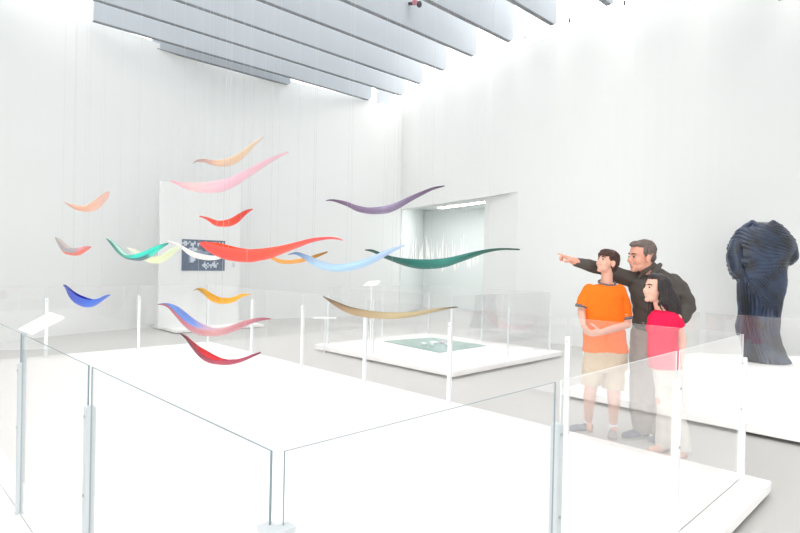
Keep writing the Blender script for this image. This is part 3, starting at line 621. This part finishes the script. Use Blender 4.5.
# --- boy
bd = 4.66
boy = thing('person', 'boy in a bright orange T-shirt and khaki shorts, standing and looking up left', 'person', atz(600, 437, 0))
h = Head(atd(606.8, 262.6, bd-.03), -rt0*.86-fw0*.42+up0*.30, .87)
orange = mat('orange_cotton', (250, 122, 38), .9, .1, bump=.25, bscale=14); grey_tr = mat('grey_rib_trim', (118, 112, 116), .9, .1)
bm = bmesh.new(); h.build(bm, atd(606.5, 284, bd), .05)
torso(bm, [row(285, 599, 615, bd, .035), row(293, 589, 621, bd, .07), row(320, 588, 620, bd, .085), row(352, 588, 622, bd, .09)])
WL = atd(583.5, 325, bd-.16); WR = atd(600.5, 332.5, bd-.19)
chain(bm, [atd(589, 289, bd), atd(581.5, 311, bd), WL], [.04, .033, .023]); chain(bm, [atd(621, 290, bd), atd(627, 324.5, bd-.03), WR], [.042, .034, .024])
hand(bm, WL, rt0*.45-up0*.8-fw0*.2, rt0+fw0*.3, .85, -1, (35, 38, 40, 42)); hand(bm, WR, -rt0-up0*.12+fw0*.05, up0*.5+fw0, .85, -1, (38, 40, 42, 44))
A1 = atz(588, 432, 0)+up0*.09; A2 = atz(613, 436.5, 0)+up0*.09
chain(bm, [atd(594, 352, bd), atd(591, 386, bd), atd(589.5, 398, bd+.02), A1], [.07, .052, .050, .03]); chain(bm, [atd(616, 352, bd), atd(613.5, 388, bd-.03), atd(614, 400, bd-.02), A2], [.07, .054, .052, .03])
for q in (A1, A2): chain(bm, [q, q-up0*.05-fw0*.03], [.03, .03])
rm('body', bm, .005, skin, boy, 2)
Head_face(h, boy, brow_m, .004)
hair1 = mat('dark_brown_hair', (68, 45, 38), .6, .4, var=.3, vscale=30, bump=.5, bscale=50)
bm = bmesh.new(); h.e(bm, -.03, 0, .052, .095, .083, .083); h.e(bm, -.055, 0, -.005, .06, .074, .085); h.e(bm, .022, 0, .084, .07, .068, .038); h.e(bm, .064, 0, .058, .032, .064, .028); h.e(bm, -.07, 0, .02, .055, .07, .075)
for q in (-1, 1): h.e(bm, .012, .066*q, .055, .04, .016, .05); h.e(bm, -.03, .068*q, .0, .03, .016, .04)
def hdisp(hh, am=.004): return lambda c: am*math.sin(((c-hh.c).dot(hh.f)*.6+(c-hh.c).dot(hh.l))*420)*.5+am*noise.noise(c*60)
rm('hair', bm, .005, hair1, boy, 2, hdisp(h))
bm = bmesh.new()
torso(bm, [row(283.4, 600, 614.5, bd, .045), row(285.6, 591.5, 618.8, bd, .066), row(289, 586, 623, bd, .086), row(295, 585, 624, bd, .1), row(308, 584.5, 623, bd, .104), row(325, 584, 623.5, bd, .105), row(340, 583.8, 626, bd, .108), row(352, 583, 628, bd, .112)])
chain(bm, [atd(589.5, 289.5, bd), atd(583.5, 300, bd), atd(581.8, 307, bd-.005)], [.05, .052, .054], flat1=True); chain(bm, [atd(619.5, 290.5, bd), atd(624, 306, bd), atd(626, 319, bd-.01)], [.055, .055, .056], flat1=True)
rm('t_shirt', bm, .007, orange, boy, 2, wr(.006, 9))
def band(nm, p0, p1, r, par, m, w=.012):
    p0 = Vector(p0); p1 = Vector(p1); d = (p1-p0).normalized(); bm = bmesh.new(); tube(bm, p1-d*w, p1+d*.004, r, 24); return link(nm, bm, m, par, True)
band('sleeve_cuff', atd(583.5, 300, bd), atd(581.8, 307, bd-.005), .0545, boy, grey_tr, .016); band('sleeve_cuff', atd(624, 306, bd), atd(626, 319, bd-.01), .0565, boy, grey_tr, .02)
bm = bmesh.new(); R = 26; cen = atd(607, 283.0, bd-.006)
pts = [cen+rt0*.066*math.cos(2*PI*i/R)+fw0*.060*math.sin(2*PI*i/R)+up0*(.02*math.sin(2*PI*i/R)+.004) for i in range(R)]
for i in range(R): cap(bm, pts[i], .0085, pts[(i+1) % R], .0085, n=8)
link('collar', bm, grey_tr, boy, True)
khaki = mat('khaki_cotton', (205, 188, 160), .9, .1, bump=.3, bscale=16)
bm = bmesh.new(); torso(bm, [row(346, 584.5, 626, bd, .105), row(356, 584, 627, bd, .112), row(366, 583, 626.5, bd, .115), row(371, 585, 624, bd, .1)])
chain(bm, [atd(593.5, 362, bd), atd(592, 372, bd), atd(590.8, 385, bd)], [.078, .08, .079], flat1=True); chain(bm, [atd(615.5, 362, bd), atd(614, 374, bd-.01), atd(613.3, 389.5, bd-.02)], [.08, .084, .089], flat1=True)
rm('shorts', bm, .007, khaki, boy, 2, wr(.008, 10))
sock = mat('white_sock', (236, 232, 232), .9, .1); sneaker = mat('blue_grey_sneaker', (112, 122, 140), .7, .3, var=.35, vscale=30); sneaker2 = mat('tan_grey_sneaker', (158, 152, 150), .7, .3, var=.4, vscale=34); sole_g = mat('pale_sole', (200, 196, 192), .8)
for A in (A1, A2):
    bm = bmesh.new(); tube(bm, A-up0*.05, A+up0*.02, .035, 14); link('sock', bm, sock, boy, True)
shoe(boy, A1, atz(566, 432.6, 0), .96, sneaker, sole_g, 'shoe', sole_g); shoe(boy, A2, atz(612, 442.3, 0), .9, sneaker2, sole_g, 'shoe', sneaker)

# --- man
md = 4.84
man = thing('person', 'man in a charcoal jacket and taupe trousers, leaning in and pointing left', 'person', atz(645, 441, 0))
h = Head(atd(641.3, 257, md-.06), -rt0*.97-fw0*.2-up0*.06, 1.1)
char = mat('charcoal_brushed_cotton', (88, 84, 80), .95, .1, var=.12, vscale=8, bump=.3, bscale=12)
bm = bmesh.new(); h.build(bm, atd(653, 278, md), .058, 1.15, 1.15)
torso(bm, [row(277, 642, 664, md, .07), row(286, 637, 676, md, .09), row(310, 640, 672, md, .1), row(340, 638, 668, md, .1)])
WP = atd(572.5, 260.6, md-.1); WH2 = atd(679, 323, md-.12)
chain(bm, [atd(638, 281, md+.02), atd(606, 270, md), WP], [.05, .042, .03]); chain(bm, [atd(676, 282, md), atd(690, 307, md-.06), WH2], [.05, .042, .03])
hand(bm, WP, -rt0*.84+up0*.42-fw0*.12, -up0*.8-rt0*.35+fw0*.15, 1.02, 1, (4, 78, 80, 82), 20, .0095); hand(bm, WH2, -rt0*.8-up0*.5, -fw0, .95, 1, (25, 25, 25, 25))
B1 = atz(643, 437.5, 0)+up0*.1; B2 = atz(662, 441.5, 0)+up0*.1
chain(bm, [atd(642, 345, md-.05), atd(641.5, 388, md-.12), B1], [.075, .055, .038]); chain(bm, [atd(660, 345, md-.03), atd(660, 390, md-.1), B2], [.075, .055, .038])
rm('body', bm, .0055, skin2, man, 2)
Head_face(h, man, brow_g, .004)
hair2 = mat('grey_brown_hair', (112, 100, 95), .7, .3, var=.4, vscale=34, bump=.6, bscale=50)
bm = bmesh.new(); h.e(bm, -.028, 0, .055, .092, .081, .079); h.e(bm, -.058, 0, .0, .05, .068, .062); h.e(bm, .028, 0, .098, .06, .056, .026)
for q in (-1, 1): h.e(bm, -.004, .07*q, .04, .032, .013, .045); h.e(bm, .004, .073*q, .012, .012, .008, .026)
rm('hair', bm, .0055, hair2, man, 2, hdisp(h, .006))
bm = bmesh.new()
torso(bm, [row(268, 643, 661, md, .065, -15), row(273, 637, 670, md, .085, -15), row(279, 631, 679, md, .11), row(288, 629.5, 682, md, .13), row(300, 632, 680, md-.01, .135), row(315, 634.5, 675, md-.02, .135), row(330, 633, 670, md-.03, .13)])
chain(bm, [atd(640, 281.5, md+.02), atd(620, 276, md+.03), atd(604, 269.5, md), atd(588, 265, md-.06), atd(574.5, 261.6, md-.09)], [.078, .068, .058, .052, .036], flat1=True)
chain(bm, [atd(673, 282, md), atd(683, 294, md-.03), atd(688.5, 307, md-.06), atd(683, 318, md-.12), atd(677, 324, md-.16)], [.078, .07, .062, .055, .048], flat1=True)
rm('jacket', bm, .008, char, man, 2, lambda c: wr(.007, 8)(c)+.003*math.sin(c.z*70+c.x*25))
bm = bmesh.new()
for q, lst in enumerate((((654, 264.5), (648, 268), (640, 277)), ((660, 265), (656, 270), (648, 279)))):
    dd = md-.09 if q == 0 else md-.115
    chain(bm, [atd(x, y, dd) for x, y in lst], [.02, .026, .012])
rm('collar', bm, .006, char, man, 1)
taupe = mat('taupe_cotton', (152, 143, 136), .9, .1, bump=.3, bscale=12)
bm = bmesh.new(); torso(bm, [row(320, 636, 670, md-.03, .115), row(335, 631.5, 671, md-.04, .12), row(352, 630.5, 671, md-.05, .12), row(362, 632, 670, md-.06, .11)])
chain(bm, [atd(641.5, 350, md-.05), atd(641.6, 385, md-.12), atd(640, 410, md-.18), B1-up0*.055], [.1, .096, .082, .074], flat1=True); chain(bm, [atd(661, 350, md-.03), atd(660, 390, md-.1), B2-up0*.055], [.1, .085, .07], flat1=True)
rm('trousers', bm, .008, taupe, man, 2, wr(.009, 9))
navy = mat('dark_blue_shoe', (72, 84, 108), .6, .3, var=.2, vscale=30)
shoe(man, B1, atz(622.5, 439.6, 0), 1.06, navy, gap_m, 'shoe'); shoe(man, B2, atz(650, 445, 0), 1.0, navy, gap_m, 'shoe')

# --- girl
gd = 4.3
girl = thing('person', 'girl with long dark hair in a crimson T-shirt and cream trousers, looking left', 'person', atz(668, 456, 0))
h = Head(atd(655.8, 289.2, gd), -rt0*.95-fw0*.22+up0*.12, .92)
bm = bmesh.new(); h.build(bm, atd(661.5, 311, gd+.01), .044)
torso(bm, [row(311, 654, 671, gd, .05), row(318, 651, 675, gd, .07), row(345, 652, 675, gd, .075), row(370, 652, 678, gd, .08)])
G1 = atd(680.5, 362, gd-.05); G2 = atd(655, 366, gd+.06)
chain(bm, [atd(676.5, 317, gd), atd(682.3, 341, gd), G1], [.036, .031, .021]); chain(bm, [atd(657, 318, gd+.05), atd(656, 345, gd+.1), G2], [.034, .028, .021])
hand(bm, G1, -up0-rt0*.35, -rt0, .78, -1, (18, 20, 22, 24)); hand(bm, G2, -up0-fw0*.1, rt0, .78, 1, (18, 20, 22, 24))
D1 = atz(664, 451, 0)+up0*.08; D2 = atz(683, 456.5, 0)+up0*.08
chain(bm, [atd(662, 375, gd), atd(663, 410, gd), D1], [.06, .045, .028]); chain(bm, [atd(674, 375, gd), atd(677, 412, gd-.02), D2], [.06, .045, .028])
for q, tt in ((D1, atz(650, 453.5, 0)), (D2, atz(671, 460.5, 0))):
    tt = Vector((tt.x, tt.y, .025)); e = q+(tt-Vector((q.x, q.y, .025)))*.1-up0*.05; chain(bm, [q, e, (e+tt)/2-up0*.004, tt], [.028, .03, .03, .022])
rm('body', bm, .0048, skin3, girl, 2)
Head_face(h, girl, brow_m, .004)
hair3 = mat('near_black_hair', (44, 36, 38), .45, .5, var=.3, vscale=30, bump=.4, bscale=60)
bm = bmesh.new(); h.e(bm, -.03, 0, .05, .098, .085, .085); h.e(bm, -.06, 0, -.02, .062, .078, .09); h.e(bm, .028, 0, .095, .055, .055, .034)
for q in (-1, 1): h.e(bm, .004, .076*q, .03, .044, .016, .062); h.e(bm, -.014, .086*q, -.02, .038, .014, .06); h.e(bm, -.024, .084*q, -.07, .034, .02, .06)
chain(bm, [h.p(-.06, 0, 0), atd(672, 303, gd+.01), atd(677.5, 315, gd+.02), atd(681, 321, gd+.03)], [.075, .062, .04, .014])
chain(bm, [h.p(-.04, .0, .02), atd(665, 300, gd-.03), atd(672, 312, gd-.02), atd(678, 320, gd)], [.07, .05, .034, .012])
chain(bm, [h.p(-.02, -.07, 0), atd(653, 305, gd+.07), atd(649.5, 315, gd+.06), atd(648, 320, gd+.06)], [.04, .032, .022, .008])
chain(bm, [h.p(-.01, .075, .02), h.p(-.015, .082, -.05), atd(659, 304, gd-.085), atd(662, 310, gd-.08)], [.014, .012, .010, .006])
rm('hair', bm, .0055, hair3, girl, 3, lambda c: .0025*math.sin(c.x*300+c.y*260)+.002*noise.noise(Vector((c.x*50, c.y*50, c.z*6))))
crim = mat('crimson_cotton', (232, 38, 82), .9, .1, bump=.25, bscale=14)
bm = bmesh.new()
torso(bm, [row(310, 654.5, 671, gd+.01, .055), row(312.5, 651.5, 675.5, gd, .066), row(317, 649, 679, gd, .08), row(326, 648.5, 677.5, gd, .088), row(342, 648.5, 677, gd, .09), row(356, 648, 680, gd, .095), row(368, 650, 681, gd, .098)])
chain(bm, [atd(675, 317, gd), atd(679.3, 327.3, gd)], [.043, .05], flat1=True); chain(bm, [atd(653, 318, gd+.03), atd(652, 330, gd+.05)], [.042, .046], flat1=True)
rm('t_shirt', bm, .0065, crim, girl, 2, wr(.006, 10))
cream = mat('cream_cotton', (226, 222, 214), .9, .1, bump=.3, bscale=12)
bm = bmesh.new(); torso(bm, [row(362, 652, 680, gd, .088), row(375, 654, 682, gd, .092), row(384, 656, 681, gd, .085)])
chain(bm, [atd(662.5, 378, gd), atd(664.5, 412, gd), D1-up0*.045], [.062, .055, .066], flat1=True); chain(bm, [atd(674.5, 378, gd), atd(677.5, 414, gd-.02), D2-up0*.045], [.062, .055, .066], flat1=True)
rm('trousers', bm, .007, cream, girl, 2, wr(.008, 9))
sand = mat('pink_sandal', (196, 142, 138), .7, .3)
for q, tt in ((D1, atz(649.5, 453.5, 0)), (D2, atz(670.5, 460.5, 0))):
    d = (Vector((tt.x, tt.y, 0))-Vector((q.x, q.y, 0))).normalized(); s = Vector((-d.y, d.x, 0)); hl = Vector((q.x, q.y, 0))-d*.045; L = (Vector((tt.x, tt.y, 0))-hl).length
    bm = bmesh.new(); loft(bm, [[hl+d*L*(.5-.5*math.cos(a))+s*.036*math.sin(a)+up0*z for a in [2*PI*i/24 for i in range(24)]] for z in (0, .012)]); o = link('sandal', bm, sand, girl)
    bm = bmesh.new(); c = hl+d*L*.68; chain(bm, [c-s*.036+up0*.01, c+up0*.052, c+s*.036+up0*.01], [.006, .007, .006]); link('strap', bm, sand, o, True)

# ------------------------------------------------------------------ headless draped dress
dd0 = 8.05
dress = thing('dress_sculpture', 'headless dark blue draped dress sculpture with wrapped shawl, standing on a white platform', 'sculpture', atz(763, 361.5, .1))
dm = bpy.data.materials.new('dark_blue_cast_glass'); dm.use_nodes = True; N = dm.node_tree.nodes; L = dm.node_tree.links; b = N['Principled BSDF']
n = N.new('ShaderNodeTexNoise'); n.inputs['Scale'].default_value = 5; n.inputs['Detail'].default_value = 5
tc = N.new('ShaderNodeTexCoord'); L.new(tc.outputs['Object'], n.inputs[0]); r = N.new('ShaderNodeValToRGB'); L.new(n.outputs[0], r.inputs[0])
r.color_ramp.elements[0].position = .35; r.color_ramp.elements[0].color = lin((20, 24, 32)); r.color_ramp.elements[1].position = .65; r.color_ramp.elements[1].color = lin((48, 64, 92))
L.new(r.outputs[0], b.inputs['Base Color']); b.inputs['Roughness'].default_value = .3; b.inputs['Specular IOR Level'].default_value = .6
base = atd(762, 290, dd0)
PXM = dd0/F
def zof(y): return atd(762, y, dd0).z
def interp(tab, y):
    for (a, b) in zip(tab, tab[1:]):
        if a[0] <= y <= b[0]:
            t = (y-a[0])/(b[0]-a[0]); t = t*t*(3-2*t)*.5+t*.5; return [a[k]+(b[k]-a[k])*t for k in range(1, len(a))]
    return list(tab[-1][1:] if y > tab[-1][0] else tab[0][1:])
def drape(name, tab, field, amp, ny, nt=360, top=None, bottom=None, sharp=.6):
    bm = bmesh.new(); y0, y1 = tab[0][0], tab[-1][0]; V = []
    for i in range(ny+1):
        y = y0+(y1-y0)*i/ny; xl, xr, bd_ = interp(tab, y); cx = (xl+xr)/2; hw = (xr-xl)/2; rowv = []
        for k in range(nt):
            th = 2*PI*k/nt; cs, sn = math.cos(th), math.sin(th); ph = field(th, y)
            rd_ = abs(math.sin(ph))**sharp; e = (rd_-.6)*amp+amp*.7*noise.noise(Vector((cs*2, sn*2, y*.06)))
            yy = y+(top(th)*(1-i/ny)**6 if top else 0)+(bottom(th)*(i/ny)**4 if bottom else 0)
            P = atd(cx, yy, dd0)+rt0*(hw*PXM+e)*cs+fw0*(bd_+e)*sn; P.z = max(P.z, .102); rowv.append(bm.verts.new(P))
        V.append(rowv)
    for i in range(ny):
        for k in range(nt): bm.faces.new((V[i][k], V[i][(k+1) % nt], V[i+1][(k+1) % nt], V[i+1][k]))
    bm.faces.new(V[0][::-1]); bm.faces.new(V[-1])
    return link(name, bm, dm, dress, True)
fr = lambda th: -math.sin(th)      # 1 at the side facing the visitors, -1 behind
drape('skirt', [(268, 741, 780, .22), (285, 740, 781, .22), (300, 740.5, 780, .2), (318, 740, 777, .19), (330, 741.5, 776, .2), (342, 744, 777.5, .22), (352, 746, 781, .25), (361, 747, 786.5, .28)],
      lambda th, y: th*17+.06*(y-300)*math.cos(th)+1.6*noise.noise(Vector((math.cos(th)*2, math.sin(th)*2, y*.03))), .036, 60, bottom=None)
drape('wrap', [(258, 735, 786, .27), (266, 736, 784, .27), (278, 739, 783, .26), (290, 742, 782, .24), (303, 746, 778.5, .22), (314, 757, 775, .19), (322, 765, 773, .14)],
      lambda th, y: (y-256)*(.78-.2*math.cos(th))-(15+.1*(y-256))*math.cos(th)+1.6*noise.noise(Vector((math.cos(th)*1.5, math.sin(th)*1.5, y*.03+3))), .03, 80)
drape('shawl', [(223, 750, 776, .12), (226, 744, 781, .17), (232, 736.5, 787, .22), (240, 732, 793, .26), (248, 729, 794, .28), (256, 727.5, 791, .29), (264, 728.5, 786, .29), (271, 731, 784, .27), (277, 735, 782, .24)],
      lambda th, y: (y-222)*.9-9*math.cos(th)*(1 if y < 250 else max(.05, 1-(y-250)/12))+2.2*noise.noise(Vector((math.cos(th)*1.6, math.sin(th)*1.6, y*.035+9))), .021, 84, top=lambda th: -2.8*abs(math.cos(th))**3+1.2, bottom=lambda th: -3*math.cos(th))
def blob(name, chainp, rad, axis, amp=.009, freq=100):
    bm = bmesh.new(); chain(bm, chainp, rad)
    return rm(name, bm, .011, dm, dress, 2, lambda c: amp*(abs(math.sin((c-base).dot(Vector(axis).normalized())*freq))**.6-.5))
blob('draped_sleeve', [atd(779, 236, dd0), atd(787, 247, dd0-.03), atd(789.5, 256, dd0-.05), atd(788, 259, dd0-.06)], [.12, .125, .115, .10], rt0*.55+up0*.85)
blob('shawl_fold', [atd(738, 244, dd0-.05), atd(735, 256, dd0-.1), atd(737, 268, dd0-.12), atd(744, 279, dd0-.13)], [.10, .105, .09, .05], up0-rt0*.3)
blob('shawl_fold', [atd(736, 259, dd0-.12), atd(748, 262.5, dd0-.22), atd(764, 261, dd0-.25), atd(778, 258, dd0-.18)], [.05, .045, .04, .03], up0+rt0*.08, .01, 130)
blob('neckline_fold', [atd(748, 225, dd0-.08), atd(752.5, 222.2, dd0-.06), atd(757, 225, dd0-.12)], [.03, .036, .03], rt0+up0, .006, 160)
blob('neckline_fold', [atd(768, 225.5, dd0-.1), atd(773, 222.4, dd0-.06), atd(778, 226, dd0-.04)], [.03, .036, .03], rt0-up0, .006, 160)
blob('hem_flare', [atd(741.5, 316, dd0-.05), atd(740, 326, dd0-.08), atd(740.5, 333, dd0-.09)], [.05, .062, .055], rt0, .012, 150)

# ------------------------------------------------------------------ light
w = bpy.data.worlds.new('overcast_sky'); sc.world = w; w.use_nodes = True
bg = w.node_tree.nodes['Background']; bg.inputs[0].default_value = (1, .972, .955, 1); bg.inputs[1].default_value = 1.05
sc.view_settings.view_transform = 'Standard'; sc.view_settings.look = 'None'; sc.view_settings.gamma = 1; sc.view_settings.exposure = 1.66
sc.view_settings.use_curve_mapping = False
